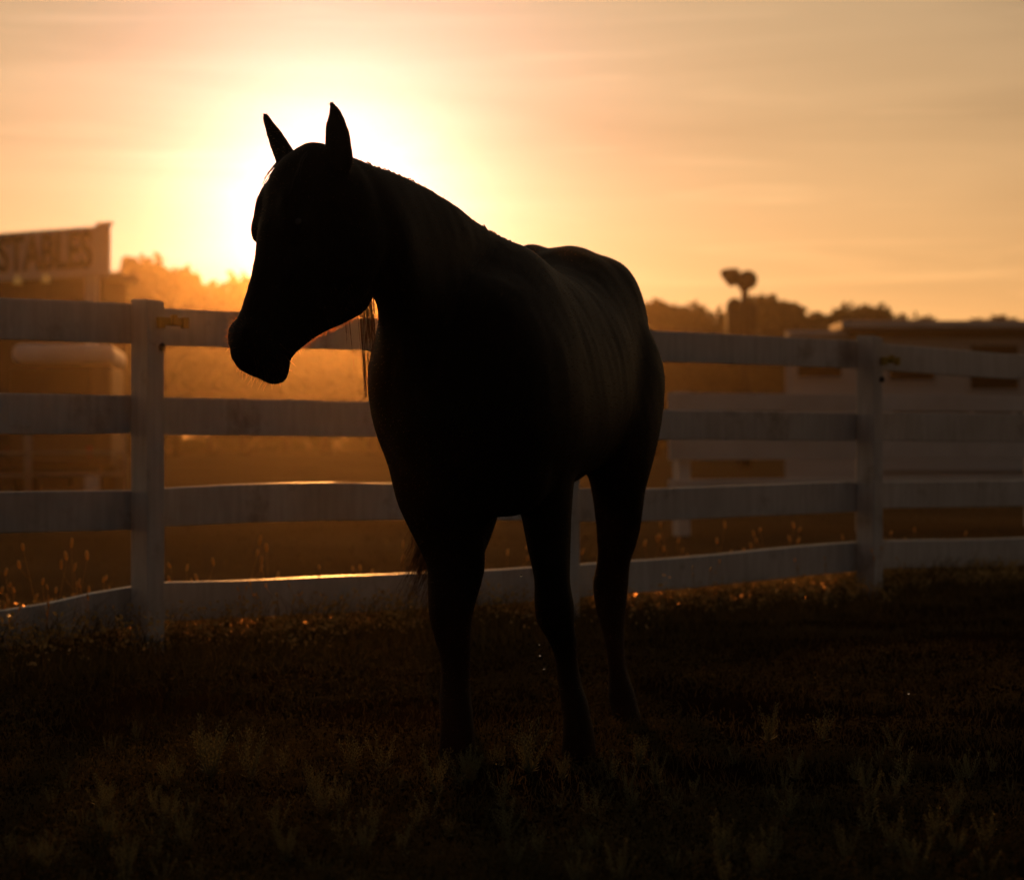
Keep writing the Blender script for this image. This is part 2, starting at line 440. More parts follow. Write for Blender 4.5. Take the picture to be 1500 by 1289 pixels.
# ---------------------------------------------------------------- ground
def axis(lo, hi, step, far, k=1.22):
    a = list(np.arange(lo, hi + 1e-6, step)); d = step; up = []; v = hi
    while v < far: d *= k; v += d; up.append(min(v, far))
    d = step; dn = []; v = lo
    while v > -far: d *= k; v -= d; dn.append(max(v, -far))
    return dn[::-1] + a + up
gx = axis(-4.5, 4.5, .06, 620); gyy = axis(3.6, 14.5, .06, 620)
gv = [(x, y, ground_z(x, y)) for y in gyy for x in gx]; nx = len(gx)
gf = [(j * nx + i, j * nx + i + 1, (j + 1) * nx + i + 1, (j + 1) * nx + i) for j in range(len(gyy) - 1) for i in range(nx - 1)]
m_ground, gnt, gb = new_mat('dry_earth')
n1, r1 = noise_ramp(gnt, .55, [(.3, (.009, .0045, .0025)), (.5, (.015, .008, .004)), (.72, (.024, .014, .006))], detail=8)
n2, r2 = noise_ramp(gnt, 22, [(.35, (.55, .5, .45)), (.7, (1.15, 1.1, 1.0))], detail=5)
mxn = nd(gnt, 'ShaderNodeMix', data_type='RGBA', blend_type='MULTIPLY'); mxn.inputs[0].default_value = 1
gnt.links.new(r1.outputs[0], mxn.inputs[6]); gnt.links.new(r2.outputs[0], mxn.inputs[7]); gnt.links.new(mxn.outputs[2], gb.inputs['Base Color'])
# beyond the fence the soil is covered with dry straw-coloured grass
n3, r3 = noise_ramp(gnt, .35, [(.3, (.075, .046, .020)), (.7, (.14, .092, .042))], detail=8)
tg = nd(gnt, 'ShaderNodeTexCoord'); dt = nd(gnt, 'ShaderNodeVectorMath', operation='DOT_PRODUCT'); gnt.links.new(tg.outputs['Object'], dt.inputs[0]); dt.inputs[1].default_value = (-.6863, .7273, 0)
mr = nd(gnt, 'ShaderNodeMapRange'); mr.inputs['From Min'].default_value = 8.2; mr.inputs['From Max'].default_value = 9.2; gnt.links.new(dt.outputs['Value'], mr.inputs['Value'])
mf = nd(gnt, 'ShaderNodeMix', data_type='RGBA'); gnt.links.new(mr.outputs[0], mf.inputs[0]); gnt.links.new(mxn.outputs[2], mf.inputs[6]); gnt.links.new(r3.outputs[0], mf.inputs[7]); gnt.links.new(mf.outputs[2], gb.inputs['Base Color'])
gb.inputs['Roughness'].default_value = .95; gb.inputs['Specular IOR Level'].default_value = .0
add_bump(gnt, gb, n2.outputs['Fac'], .35, .006)
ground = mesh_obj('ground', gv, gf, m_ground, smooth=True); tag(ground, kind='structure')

# ---------------------------------------------------------------- horse, assembled
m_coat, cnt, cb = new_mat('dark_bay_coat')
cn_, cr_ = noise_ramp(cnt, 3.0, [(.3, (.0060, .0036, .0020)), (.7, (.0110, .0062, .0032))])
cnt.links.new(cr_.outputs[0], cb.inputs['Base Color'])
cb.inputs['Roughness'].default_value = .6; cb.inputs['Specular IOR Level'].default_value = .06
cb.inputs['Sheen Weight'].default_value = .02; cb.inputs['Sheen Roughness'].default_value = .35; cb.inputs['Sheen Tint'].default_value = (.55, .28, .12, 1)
fn_, fr_ = noise_ramp(cnt, 260, [(.3, (0, 0, 0)), (.7, (1, 1, 1))], stretch=(1, 1, .25), detail=3)
add_bump(cnt, cb, fn_.outputs['Fac'], .35, .002)
m_hair = simple_mat('horse_hair', (.012, .006, .003), (.035, .016, .008), 9, rough=.45, transl=.35, spec=.4)
def glow_hair(name, c1, c2, refr):
    m = simple_mat(name, c1, c2, 9, rough=.45, transl=.35, spec=.4); nt_ = m.node_tree; out = nt_.nodes['Material Output']
    src = out.inputs[0].links[0].from_socket
    rf = nd(nt_, 'ShaderNodeBsdfRefraction'); rf.inputs['Roughness'].default_value = .42; rf.inputs['IOR'].default_value = 1.12; rf.inputs['Color'].default_value = (.85, .50, .26, 1)
    mx_ = nd(nt_, 'ShaderNodeMixShader'); mx_.inputs[0].default_value = refr
    nt_.links.new(src, mx_.inputs[1]); nt_.links.new(rf.outputs[0], mx_.inputs[2]); nt_.links.new(mx_.outputs[0], out.inputs[0]); return m
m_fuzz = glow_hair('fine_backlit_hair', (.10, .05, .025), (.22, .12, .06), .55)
m_mane = glow_hair('mane_hair', (.012, .006, .003), (.035, .016, .008), .10)
m_eye, _, eb = new_mat('eye'); eb.inputs['Base Color'].default_value = (.008, .005, .004, 1); eb.inputs['Roughness'].default_value = .3
_e, _nt = None, None
ent = m_eye.node_tree; en_, er_ = noise_ramp(ent, 40, [(.3, (.006, .004, .003)), (.7, (.012, .008, .005))]); ent.links.new(er_.outputs[0], eb.inputs['Base Color'])

horse = empty('horse', (0.05, 7.1, 0))
tag(horse, 'dark saddle-less horse standing in silhouette, head turned before the low sun', 'horse')
def child(o, parent):
    o.parent = parent; o.matrix_parent_inverse = Matrix.Translation(parent.location).inverted(); return o
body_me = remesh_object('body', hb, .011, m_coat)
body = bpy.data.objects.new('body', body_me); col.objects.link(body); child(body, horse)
for sd in (-1, 1):
    e = MB(); ellipsoid(e, hp(.250, .036, sd * (.112 if sd < 0 else .092)), HD * .022, HF * .017, HS * .017)
    e.build('eye', m_eye, horse, True)
for sd in (-1, 1):
    e = MB(); ellipsoid(e, hp(.600, .016, sd * .047), HD * .016, HF * .012, HS * .006); e.build('nostril', m_eye, horse, True)

rnd = random.Random(5)
def strand(mb, pts, r0, r1, n=3):
    k = len(pts)
    mb.tube(pts, [r0 + (r1 - r0) * (i / (k - 1)) for i in range(k)], n, cap=False)
def bez(p0, p1, p2, p3, k):
    out = []
    for i in range(k):
        t = i / (k - 1); out.append(p0 * (1 - t) ** 3 + p1 * 3 * t * (1 - t) ** 2 + p2 * 3 * t * t * (1 - t) + p3 * t ** 3)
    return out
def J(s): return Vector((rnd.gauss(0, s), rnd.gauss(0, s), rnd.gauss(0, s)))
NKs = catmull(NK, 6)
RS = Vector((-.80, .53, -.10)).normalized()          # the neck's far side
mane = MB()
for i in range(520):
    q = rnd.random() * .97; k = q * (len(NKs) - 1); i0 = int(k); fr = k - i0
    a = NKs[i0] * (1 - fr) + NKs[min(i0 + 1, len(NKs) - 1)] * fr
    root = at(a[0], a[1] + 4, a[2]); L = (.22 + .16 * q) * rnd.uniform(.6, 1.1)
    lock = .5 + .5 * noise.noise(Vector((q * 26, 0, 1)))
    out_ = .055 + .035 * rnd.random()
    lift = .062 + .050 * lock * rnd.random()
    p1 = root + UP * lift + RS * .03 + J(.003)
    p2 = root + RS * (out_ + .04) - UP * (L * .32) + J(.008)
    p3 = root + RS * (out_ + .05 + .02 * lock) - UP * L + Vector((-.02, -.02, 0)) * lock + J(.012)
    strand(mane, bez(root, p1, p2, p3, 7), .0021, .0006)
# the long locks that hang below the throat
for (x0, y0, x1, y1, cnt_, sp) in ((527, 440, 536, 588, 16, 3.0), (531, 440, 541, 562, 12, 3.0), (536, 440, 545.5, 530, 18, 4.0), (503, 448, 508, 505, 6, 1.0), (505, 455, 519, 552, 2, .8), (541, 440, 549, 512, 14, 3.0), (533, 445, 540, 505, 10, 3.0)):
    Yd = 6.42 + rnd.uniform(-.03, .03)
    for j in range(cnt_):
        o0 = rnd.gauss(0, sp); A = at(x0 + o0, y0 - 40, Yd); B = at(x1 + o0 * .25 + rnd.gauss(0, .6), y1 - abs(rnd.gauss(0, 14)), Yd)
        m1 = A.lerp(B, .35) + J(.004); m2 = A.lerp(B, .7) + J(.003)
        strand(mane, bez(A, m1, m2, B, 8), .0012, .0004)
tag(mane.build('mane', m_mane, horse, True), kind='stuff')
fl = MB()
for i in range(120):
    root = hp(rnd.uniform(.012, .035), .040, rnd.uniform(-.05, .05)); sdw = rnd.choice((-1, -1, -1, 1)); L = rnd.uniform(.08, .19)
    w = rnd.uniform(.3, 1)
    p1 = root + HF * .022 + HD * .01; p2 = root + HF * .050 + HD * L * .5 + HS * (sdw * .045 * w); p3 = root + HF * .045 + HD * L + HS * (sdw * .062 * w) + J(.003)
    strand(fl, bez(root, p1, p2, p3, 7), .0018, .0006)
tag(fl.build('forelock', m_hair, horse, True), kind='stuff')
tail = MB(); dock = C0 - BF * 1.72 + UP * 1.53
for i in range(420):
    u = rnd.random(); tip = at(rnd.gauss(640, 34), 0, 8.35); L = rnd.uniform(.25, .75)
    tx = -.39 + .13 * abs(rnd.gauss(0, .6)) + rnd.uniform(-.03, .02)
    p0 = dock + J(.018); p1 = dock - BF * .16 + UP * .03 + J(.03)
    p2 = Vector((-.14 + .25 * (tx + .2), 8.40, .95)) + J(.05)
    p3 = Vector((tx, 8.34, .36 + .36 * rnd.random() ** 1.3)) + J(.02)
    strand(tail, bez(p0, p1, p2, p3, 12), .0030, .0008)
m_tail = glow_hair('tail_hair', (.014, .005, .003), (.040, .014, .008), .22)
tag(tail.build('tail', m_tail, horse, True), kind='stuff')
wh = MB()
bvh_src = body_me
from mathutils.bvhtree import BVHTree
bvh = BVHTree.FromPolygons([v.co for v in body_me.vertices], [tuple(p.vertices) for p in body_me.polygons])
def hair_at(p, length, droop, r=.0006):
    loc, nrm_, idx, d = bvh.find_nearest(p)
    if loc is None: return
    dr = (nrm_ + J(.35) + UP * -droop).normalized()
    a = loc - nrm_ * .002; b_ = loc + dr * length * .5; c_ = loc + dr * length - UP * length * .15 + J(length * .08)
    wh.tube([a, b_, c_], [r, r * .8, r * .25], 3, cap=False)
for i in range(150): hair_at(hp(rnd.uniform(.56, .68), rnd.uniform(-.14, -.02), rnd.uniform(-.06, .06)), rnd.uniform(.008, .028), .5)      # chin and lips
for i in range(60): hair_at(hp(rnd.uniform(.54, .62), rnd.uniform(.0, .06), rnd.uniform(-.07, .07)), rnd.uniform(.006, .02), .1)           # nose
for i in range(420): hair_at(hp(rnd.uniform(.30, .56), rnd.uniform(-.34, -.14), rnd.uniform(-.06, .06)), rnd.uniform(.005, .013), .4)       # jaw fringe
for i in range(130): hair_at(at(rnd.uniform(500, 530), rnd.uniform(300, 500), 6.4), rnd.uniform(.004, .01), .3)
for i in range(170):
    a = NKs[rnd.randrange(len(NKs) - 3)]; hair_at(at(a[0], a[1] - 6, a[2]), rnd.uniform(.006, .022), -.1, .0005)      # stray crest hairs
for i in range(160):
    b0, t0 = rnd.choice(((at(499, 235, 6.10), at(485, 150, 6.06)), (at(425, 235, 6.24), at(384, 166, 6.27))))
    hair_at(b0.lerp(t0, rnd.random()) + J(.03), rnd.uniform(.003, .008), 0, .0004)                                     # ear fuzz
tag(wh.build('whiskers', m_fuzz, horse, True), kind='stuff')

m_coat_hair = glow_hair('short_coat_hair', (.008, .0045, .002), (.02, .011, .005), .30)
ch = MB(); polys = body_me.polygons; npoly = len(polys)
for i in range(15000):
    pl = polys[rnd.randrange(npoly)]; c = pl.center; n_ = pl.normal
    L_ = rnd.uniform(.003, .0075); dr = (n_ * .8 + J(.35) - UP * .35).normalized()
    ch.tube([c - n_ * .001, c + dr * L_ * .5, c + dr * L_ - UP * L_ * .2], [.00042, .00034, .00012], 3, cap=False)
tag(ch.build('coat_hair', m_coat_hair, horse, True), kind='stuff')

# ---------------------------------------------------------------- white paddock fence
m_paint, pnt, pb = new_mat('weathered_white_paint')
tcn = nd(pnt, 'ShaderNodeTexCoord')
na, ra = noise_ramp(pnt, 1.6, [(.25, (.48, .45, .42)), (.55, (.64, .62, .60)), (.8, (.68, .67, .65))], detail=7)
nb_, rb_ = noise_ramp(pnt, 3.0, [(.30, (.55, .5, .45)), (.44, (1, 1, 1))], detail=9, rough=.7)
ng, rg = noise_ramp(pnt, 5.0, [(.35, (.86, .85, .84)), (.65, (1.04, 1.04, 1.04))], stretch=(6, 6, .7), detail=4)
mm = nd(pnt, 'ShaderNodeMix', data_type='RGBA', blend_type='MULTIPLY'); mm.inputs[0].default_value = 1
pnt.links.new(ra.outputs[0], mm.inputs[6]); pnt.links.new(rb_.outputs[0], mm.inputs[7])
mm2 = nd(pnt, 'ShaderNodeMix', data_type='RGBA', blend_type='MULTIPLY'); mm2.inputs[0].default_value = 1
pnt.links.new(mm.outputs[2], mm2.inputs[6]); pnt.links.new(rg.outputs[0], mm2.inputs[7]); pnt.links.new(mm2.outputs[2], pb.inputs['Base Color'])
pb.inputs['Roughness'].default_value = .38; pb.inputs['Specular IOR Level'].default_value = .5
add_bump(pnt, pb, ng.outputs['Fac'], .35, .004)
m_yellow = simple_mat('yellow_plastic', (.32, .20, .01), (.48, .33, .02), 12, rough=.5)
m_dark = simple_mat('dark_iron', (.010, .008, .007), (.022, .017, .014), 30, rough=.7)

P1 = Vector((-1.618, 9.70, 0)); P3 = Vector((2.174, 13.28, 0))
FD = (P3 - P1) / 2; PITCH = FD.length; FD.normalize()       # along the fence
FN = Vector((FD.y, -FD.x, 0))                               # towards the paddock
fence = empty('paddock_fence', P1)
tag(fence, 'white four-rail board fence running behind the dark horse across the paddock', 'fence')
PA, PB_ = .092, .135                                        # post: along the fence, through it
RAIL_T = .038
rail_line = P1 - FN * (PB_ / 2 + RAIL_T / 2 + .003)
def rail_u(px):
    """distance along the rail plane where the sight line of column px crosses it"""
    dx, dy = (px - HX) / FPX, 1.0
    o = rail_line; det = dx * (-FD.y) - (-FD.x) * dy
    t = (o.x * (-FD.y) - (-FD.x) * o.y) / det
    p = Vector((dx * t, dy * t, 0)); return (p - o).dot(FD), p.y
def zat(py, Y): return CAM_H + (HY - py) / FPX * Y
def post(k, top_py=None, lean=0.0, top=None):
    c = P1 + FD * (PITCH * k)
    zt = top if top else zat(top_py, c.y)
    z0 = ground_z(c.x, c.y) - .12; mb = MB(); n = 5
    vs = []; fs = []
    for i in range(n + 1):
        t = i / n; z = z0 + (zt - z0) * t
        for sx, sy in ((-1, -1), (1, -1), (1, 1), (-1, 1)):
            w = 1 - .02 * t
            p = c + FD * (sx * PA / 2 * w + lean * t) - FN * (sy * PB_ / 2 * w) * 1.0
            zz = z - (.010 if (i == n and sx > 0) else 0) - (.006 if (i == n and sy < 0) else 0)
            vs.append((p.x + .002 * noise.noise(Vector((k, i, 1))), p.y, zz))
    for i in range(n):
        for q in range(4):
            q2 = (q + 1) % 4; fs.append((i * 4 + q, i * 4 + q2, i * 4 + 4 + q2, i * 4 + 4 + q))
    fs.append((3, 2, 1, 0)); m = n * 4; fs.append((m, m + 1, m + 2, m + 3))
    mb.add(vs, fs); o = mb.build('post', m_paint, fence); bevel_mod(o, .006); return c
def rail(knots, seg=14, seed=0):
    """knots: (distance along, top z, bottom z)"""
    u0, u1 = knots[0][0], knots[-1][0]; vs = []; fs = []
    for i in range(seg + 1):
        u = u0 + (u1 - u0) * i / seg
        for a, b in zip(knots, knots[1:]):
            if a[0] <= u <= b[0] + 1e-6: break
        t = (u - a[0]) / max(b[0] - a[0], 1e-6); t = t * t * (3 - 2 * t) if len(knots) > 2 else t
        zt = a[1] + (b[1] - a[1]) * t; zb = a[2] + (b[2] - a[2]) * t
        wob = .006 * noise.noise(Vector((u * .9, seed * 3.7, .5)))
        c = rail_line + FD * u + FN * wob
        zt += .0025 * noise.noise(Vector((u * 3, seed, 2.2))); zb += .0025 * noise.noise(Vector((u * 3, seed, 7.2)))
        f = c + FN * (RAIL_T / 2); bk = c - FN * (RAIL_T / 2)
        vs += [(f.x, f.y, zb), (f.x, f.y, zt), (bk.x, bk.y, zt), (bk.x, bk.y, zb)]
    for i in range(seg):
        for q in range(4):
            q2 = (q + 1) % 4; fs.append((i * 4 + q, i * 4 + q2, i * 4 + 4 + q2, i * 4 + 4 + q))
    fs.append((3, 2, 1, 0)); m = seg * 4; fs.append((m, m + 1, m + 2, m + 3))
    o = mesh_obj('rail', vs, [tuple(reversed(f)) for f in fs], m_paint, fence); bevel_mod(o, .005); return o
for k, tp in ((-2, 1.60), (-1, 1.585)): post(k, top=tp)
post(0, top_py=437.5); post(1, top=1.575); post(2, top_py=491.5); post(3, top=1.54); post(4, top=1.53)
MIDR = [[(242, 452, 507), (540, 466, 513.5), (965, 485, 530), (1250, 499, 539.5)],
        [(242, 582, 637), (540, 588, 640), (965, 600.5, 644), (1250, 604.5, 645.6)],
        [(242, 715, 771), (380, 708.5, 765), (463, 706.5, 762.5), (572, 707.5, 761.5), (945, 715.5, 763), (1250, 705, 749.6)],
        [(242, 852, 909), (400, 848, 902), (600, 839, 892), (740, 833, 884), (935, 820.5, 867.5), (1250, 793.6, 837)]]
LEFTR = [[(0, 436.5, 497), (190, 445, 503.5)], [(0, 576, 636), (190, 579, 636)], [(0, 720, 781), (190, 718, 776)], [(0, 894, 953), (34, 887, 946), (190, 858.4, 917)]]
RIGHTR = [[(1298, 504, 543), (1500, 520, 556)], [(1298, 604.5, 645.6), (1500, 606.5, 647.5)], [(1298, 705, 744), (1500, 703, 741)], [(1298, 791, 832), (1500, 787, 828)]]
for ri in range(4):
    kn = []
    for px, a, b in MIDR[ri]:
        u, Y = rail_u(px); kn.append([u, zat(a, Y), zat(b, Y)])
    kn[0][0] = .004; kn[-1][0] = 2 * PITCH - .012
    rail(kn, 28, ri)
    kn = []
    for px, a, b in LEFTR[ri]:
        u, Y = rail_u(px); kn.append([u, zat(a, Y), zat(b, Y)])
    kn[-1][0] = -.010; h0 = kn[0][1]; hh = kn[0][1] - kn[0][2]
    kn.insert(0, [-PITCH, max(h0 - .01, .30), max(h0 - .01, .30) - hh]); kn.insert(0, [-2 * PITCH, max(h0, .34), max(h0, .34) - hh])
    rail(kn, 24, ri + 10)
    kn = []
    for px, a, b in RIGHTR[ri]:
        u, Y = rail_u(px); kn.append([u, zat(a, Y), zat(b, Y)])
    kn[0][0] = 2 * PITCH + .004; kn.append([4 * PITCH, kn[-1][1], kn[-1][2]])
    rail(kn, 20, ri + 20)
# yellow insulator clips and dark bolt heads on the two big posts
for k, px, py, w in ((0, 247, 470, 50), (2, 1308, 527, 38)):
    c = P1 + FD * (PITCH * k); Y = c.y - PB_ / 2 - .02
    s_ = Y / FPX; zc = zat(py, Y); xc = (px - HX) * s_
    mb = MB(); ang_ = math.atan2(FD.y, FD.x); W_ = w * s_ / math.cos(ang_) * .80
    base = c + FN * (PB_ / 2 + .009); shift = FD * (PA * .5 + W_ * .32)
    bc = base + shift * (1 if k else .8)
    mb.box((bc.x, bc.y, zc), (W_, .014, .038), ang_)
    e1 = bc - FD * (W_ * .38) + FN * .006; mb.box((e1.x, e1.y, zc - .006), (W_ * .2, .026, .050), ang_)
    e2 = bc + FD * (W_ * .38) + FN * .006; mb.box((e2.x, e2.y, zc - .004), (W_ * .2, .026, .050), ang_)
    e3 = bc + FN * .012; mb.box((e3.x, e3.y, zc + .008), (W_ * .14, .03, .046), ang_)
    o = mb.build('insulator_clip', m_yellow, fence); bevel_mod(o, .004); o['label'] = 'yellow plastic clip'
    mb = MB(); bp = c + FN * (PB_ / 2) + FD * (PA * .30)
    mb.lathe([(.016, -.004), (.020, .006), (.014, .014), (.005, .017)], (bp.x, bp.y, zat(508 if k == 0 else 555.5, Y)), FN, 8)
    mb.build('bolt_head', m_dark, fence)

# ---------------------------------------------------------------- second fence, far side of the track
m_paint2 = simple_mat('chalky_white_paint', (.62, .58, .54), (.78, .75, .72), 2.2, rough=.7)
far = empty('far_fence', at(1003, 784, 21)); tag(far, 'blurred pale three-board fence beyond the paddock, in front of the low barn', 'fence')
FA = at(972, 632, 21.0); FB = at(1760, 632, 24.0); FA.z = FB.z = 0; d2 = (FB - FA); L2 = d2.length; d2.normalize(); a2 = math.atan2(d2.y, d2.x)
npost = 4
for i in range(npost):
    c = FA + d2 * (.2 + i * (L2 - .4) / (npost - 1)); mb = MB(); mb.box((c.x, c.y, .68), (.13, .13, 1.40), a2); bevel_mod(mb.build('post', m_paint2, far), .01)
for zc, hh in ((1.285, .17), (.845, .24), (.475, .13)):
    c = FA + d2 * (L2 / 2) - Vector((-d2.y, d2.x, 0)) * .10
    mb = MB(); mb.box((c.x, c.y, zc), (L2, .04, hh), a2); bevel_mod(mb.build('board', m_paint2, far), .006)

# pipe corral panels by the stable
m_pipe = simple_mat('galvanised_pipe', (.16, .13, .11), (.26, .22, .19), 8, rough=.5)
for i, (x0, x1, Yc) in enumerate(((-190, 38, 24.0), (44, 182, 25.0))):
    A = at(x0, 632, Yc); B = at(x1, 632, Yc + .6); A.z = B.z = 0
    r_ = empty('corral_panel', A); tag(r_, 'thin pipe corral panel low behind the fence, ' + ('at the left picture edge' if i == 0 else 'beside the stable column'), 'corral panel', 'corral panels before the stable')
    for p in (A, B):
        mb = MB(); mb.tube([p, p + UP * 1.05], .024, 8); mb.build('upright', m_pipe, r_, True)
    for z in (.25, .5, .75, 1.0):
        mb = MB(); mb.tube([A + UP * z, B + UP * z], .019, 8); mb.build('bar', m_pipe, r_, True)

# ---------------------------------------------------------------- stable with its sign
m_wall = simple_mat('brown_boards', (.10, .060, .035), (.16, .10, .06), 3, rough=.85, stretch=(4, 4, .4))
m_sign = simple_mat('pale_sign_board', (.66, .58, .52), (.76, .68, .62), 2, rough=.7)
m_letter = simple_mat('dark_sign_paint', (.02, .012, .008), (.035, .02, .012), 6, rough=.8)
m_roof = simple_mat('tin_roof', (.12, .09, .075), (.18, .14, .12), 2, rough=.6)
m_black = simple_mat('dark_interior', (.010, .008, .006), (.016, .012, .009), 3, rough=.9)
m_lampglass, lnt, lb = new_mat('lamp_glow'); lb.inputs['Base Color'].default_value = (.8, .6, .3, 1)
lb.inputs['Emission Color'].default_value = (1, .55, .12, 1); lb.inputs['Emission Strength'].default_value = .10
SR = at(160, 632, 37.0); SR.z = 0; SL = at(0, 632, 38.5); SL.z = 0
sd_ = (SL - SR).normalized(); sn = Vector((sd_.y, -sd_.x, 0))
if sn.y > 0: sn = -sn                                    # towards the camera
sa = math.atan2(-sd_.y, -sd_.x)                          # left-to-right along the front
stable = empty('stable', SR); tag(stable, 'brown stable front with STABLES sign board at the left edge', 'stable')
def spt(l, o, z): return SR + sd_ * l + sn * o + UP * z   # l leftwards along the front, o outwards
def sbox(name, l0, l1, o0, o1, z0, z1, mat):
    c = spt((l0 + l1) / 2, (o0 + o1) / 2, (z0 + z1) / 2); mb = MB(); mb.box(c, (l1 - l0, o1 - o0, z1 - z0), sa); o = mb.build(name, mat, stable); bevel_mod(o, .012); return o
TOPZ = 4.52; SGB = TOPZ - .80
sbox('wall', .75, 12, -.75, -.60, 0, 3.7, m_wall); sbox('side_wall', 1.75, 1.95, -2.2, -.76, 0, 3.7, m_wall)
sbox('roof', 1.6, 12.2, -2.4, -.10, 3.71, 3.83, m_roof)
sg = sbox('sign_board', .02, 12, -.06, .0, SGB, TOPZ - .03, m_sign)
sbox('sign_cap', -.03, .30, -.08, .02, TOPZ - .028, TOPZ + .03, m_sign)
sbox('sign_frame', .0, 12, .002, .03, SGB - .08, SGB + .02, m_sign)
for l in (.52, 3.3, 6.5): sbox('column', l - .13, l + .13, -.16, -.065, 0, SGB, m_paint2)
sbox('beam', .70, 12, -.30, -.17, 3.30, 3.60, m_wall)
for l in (2.2, 5.6): sbox('stall_door', l - .7, l + .7, -.598, -.55, 0, 2.3, m_black)
cu = bpy.data.curves.new('lettering', 'FONT'); cu.body = 'STABLES'; cu.size = 1.0; cu.extrude = .02; cu.offset = .022; cu.align_x = 'RIGHT'
to = bpy.data.objects.new('tmp_text', cu); col.objects.link(to); bpy.context.view_layer.update()
tme = bpy.data.meshes.new_from_object(to.evaluated_get(bpy.context.evaluated_depsgraph_get())); bpy.data.objects.remove(to)
co = np.array([v.co[:] for v in tme.vertices]); mn, mxx = co.min(0), co.max(0)
WT, HT = 2.30, .64
tme.materials.clear(); tme.materials.append(m_letter)
for v in tme.vertices:
    x = (v.co.x - mxx[0]) / (mxx[0] - mn[0]) * WT; z = (v.co.y - mn[1]) / (mxx[1] - mn[1]) * HT; d = v.co.z
    v.co = spt(.40 - x, .012 + d * .6, SGB + .07 + z)
lo = bpy.data.objects.new('lettering', tme); col.objects.link(lo); child(lo, stable); lo['label'] = 'dark capital letters STABLES'
for l in (1.42, 2.12):
    mb = MB(); c = spt(l, .10, SGB - .10); mb.lathe([(.02, .10), (.075, .0), (.085, -.05), (.02, -.055)], c, UP, 12); mb.build('sign_lamp', m_lampglass, stable, True)

# horse trailer in front of it
tr = empty('horse_trailer', at(72, 632 + 3200 / 31.0, 31.0)); tag(tr, 'blurred white round-roofed horse trailer parked before the stable', 'trailer')
T0 = at(72, 632, 31.0); T0.z = 0
def tbox(name, x, y, z, dx, dy, dz, mat, bev=.02):
    mb = MB(); mb.box((T0.x + x, T0.y + y, z), (dx, dy, dz), .12); o = mb.build(name, mat, tr); bevel_mod(o, bev, 3); return o
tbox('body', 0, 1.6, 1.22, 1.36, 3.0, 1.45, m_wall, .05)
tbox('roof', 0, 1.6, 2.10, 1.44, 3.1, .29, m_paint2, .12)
tbox('rear_ramp', 0, .06, .98, 1.18, .05, .9, m_wall)
tbox('rear_opening', 0, .085, 1.68, 1.14, .03, .44, m_black)
tbox('bumper', 0, .0, .45, 1.4, .1, .1, m_dark)
for sx in (-.66, .66):
    for yy in (1.2, 1.95):
        mb = MB(); mb.lathe([(.12, -.09), (.31, -.09), (.33, -.05), (.33, .05), (.31, .09), (.12, .09)], (T0.x + sx, T0.y + yy, .33), (1, .12, 0), 18); mb.build('wheel', m_dark, tr, True)
    tbox('tail_light', sx * .86, .02, .72, .09, .05, .14, simple_mat('red_lens', (.20, .012, .01), (.26, .02, .012), 8, rough=.3), .01)

# ---------------------------------------------------------------- low pale barn on the right
m_barn = simple_mat('pale_barn_boards', (.70, .65, .60), (.80, .76, .72), 1.5, rough=.8, stretch=(.4, 3, 3))
barn = empty('barn', at(1330, 632, 42)); barn.location.z = 0
tag(barn, 'long low pale barn with dark windows behind the right-hand post', 'barn')
BY = 42.0; bs = BY / FPX
def bx_(px): return (px - HX) * bs
def bz_(py): return CAM_H + (HY - py) * bs
def bbox(name, x0, x1, y0, y1, z0, z1, mat, bev=.015, par=None):
    mb = MB(); mb.box(((x0 + x1) / 2, (y0 + y1) / 2, (z0 + z1) / 2), (x1 - x0, y1 - y0, z1 - z0)); o = mb.build(name, mat, barn)
    if par: o.parent = par; o.matrix_parent_inverse = Matrix.Identity(4)
    bevel_mod(o, bev); return o
zt = bz_(484)
mb = MB(); xa, xb = bx_(1150), bx_(1850); k6 = (BY + 6) / BY * 1.01
mb.add([(xa, BY, 0), (xb, BY, 0), (xb, BY + 6, 0), (xa * k6, BY + 6, 0), (xa, BY, zt), (xb, BY, zt), (xb, BY + 6, zt), (xa * k6, BY + 6, zt)],
       [(3, 2, 1, 0), (4, 5, 6, 7), (0, 1, 5, 4), (1, 2, 6, 5), (2, 3, 7, 6), (3, 0, 4, 7)])
mb.build('wall', m_barn, barn)
bbox('painted_eave_shadow', bx_(1240), bx_(1860), BY - .12, BY - .003, zt - .14, zt - .02, m_wall)  # dark strip painted in as the shadow line under the eave
bbox('roof', bx_(1228), bx_(1880), BY - .55, BY + 1.2, zt + .002, bz_(472.5), m_roof); bbox('roof_slope', bx_(1228) * 1.16, bx_(1880), BY + 1.201, BY + 6.4, zt + .002, bz_(472.5) - .01, m_roof)
bbox('fascia', bx_(1226), bx_(1880), BY - .60, BY - .552, zt + .02, bz_(472), m_paint2)
bbox('lean_to_roof', bx_(1150), bx_(1238), BY - .4, BY - .006, bz_(494), bz_(488), m_paint2)
for (xa, xb, ya, yb) in ((1421, 1491, 506, 570), (1302, 1368, 512, 557), (1168, 1232, 510, 552), (1560, 1630, 506, 570), (1690, 1760, 506, 570)):
    fr_o = bbox('window', bx_(xa) - .06, bx_(xb) + .06, BY - .05, BY - .004, bz_(yb) - .06, bz_(ya) + .06, m_barn)
    bbox('pane', bx_(xa), bx_(xb), BY - .062, BY - .052, bz_(yb), bz_(ya), m_black, .002, fr_o)
for (xa, xb) in ((1308, 1420), (1426, 1482), (1488, 1545), (1552, 1640)):
    bbox('stall_opening', bx_(xa), bx_(xb), BY - .05, BY - .004, bz_(664), bz_(598), m_black)
bbox('kick_board', bx_(1290), bx_(1850), BY - .10, BY - .055, bz_(690), bz_(668), m_barn)

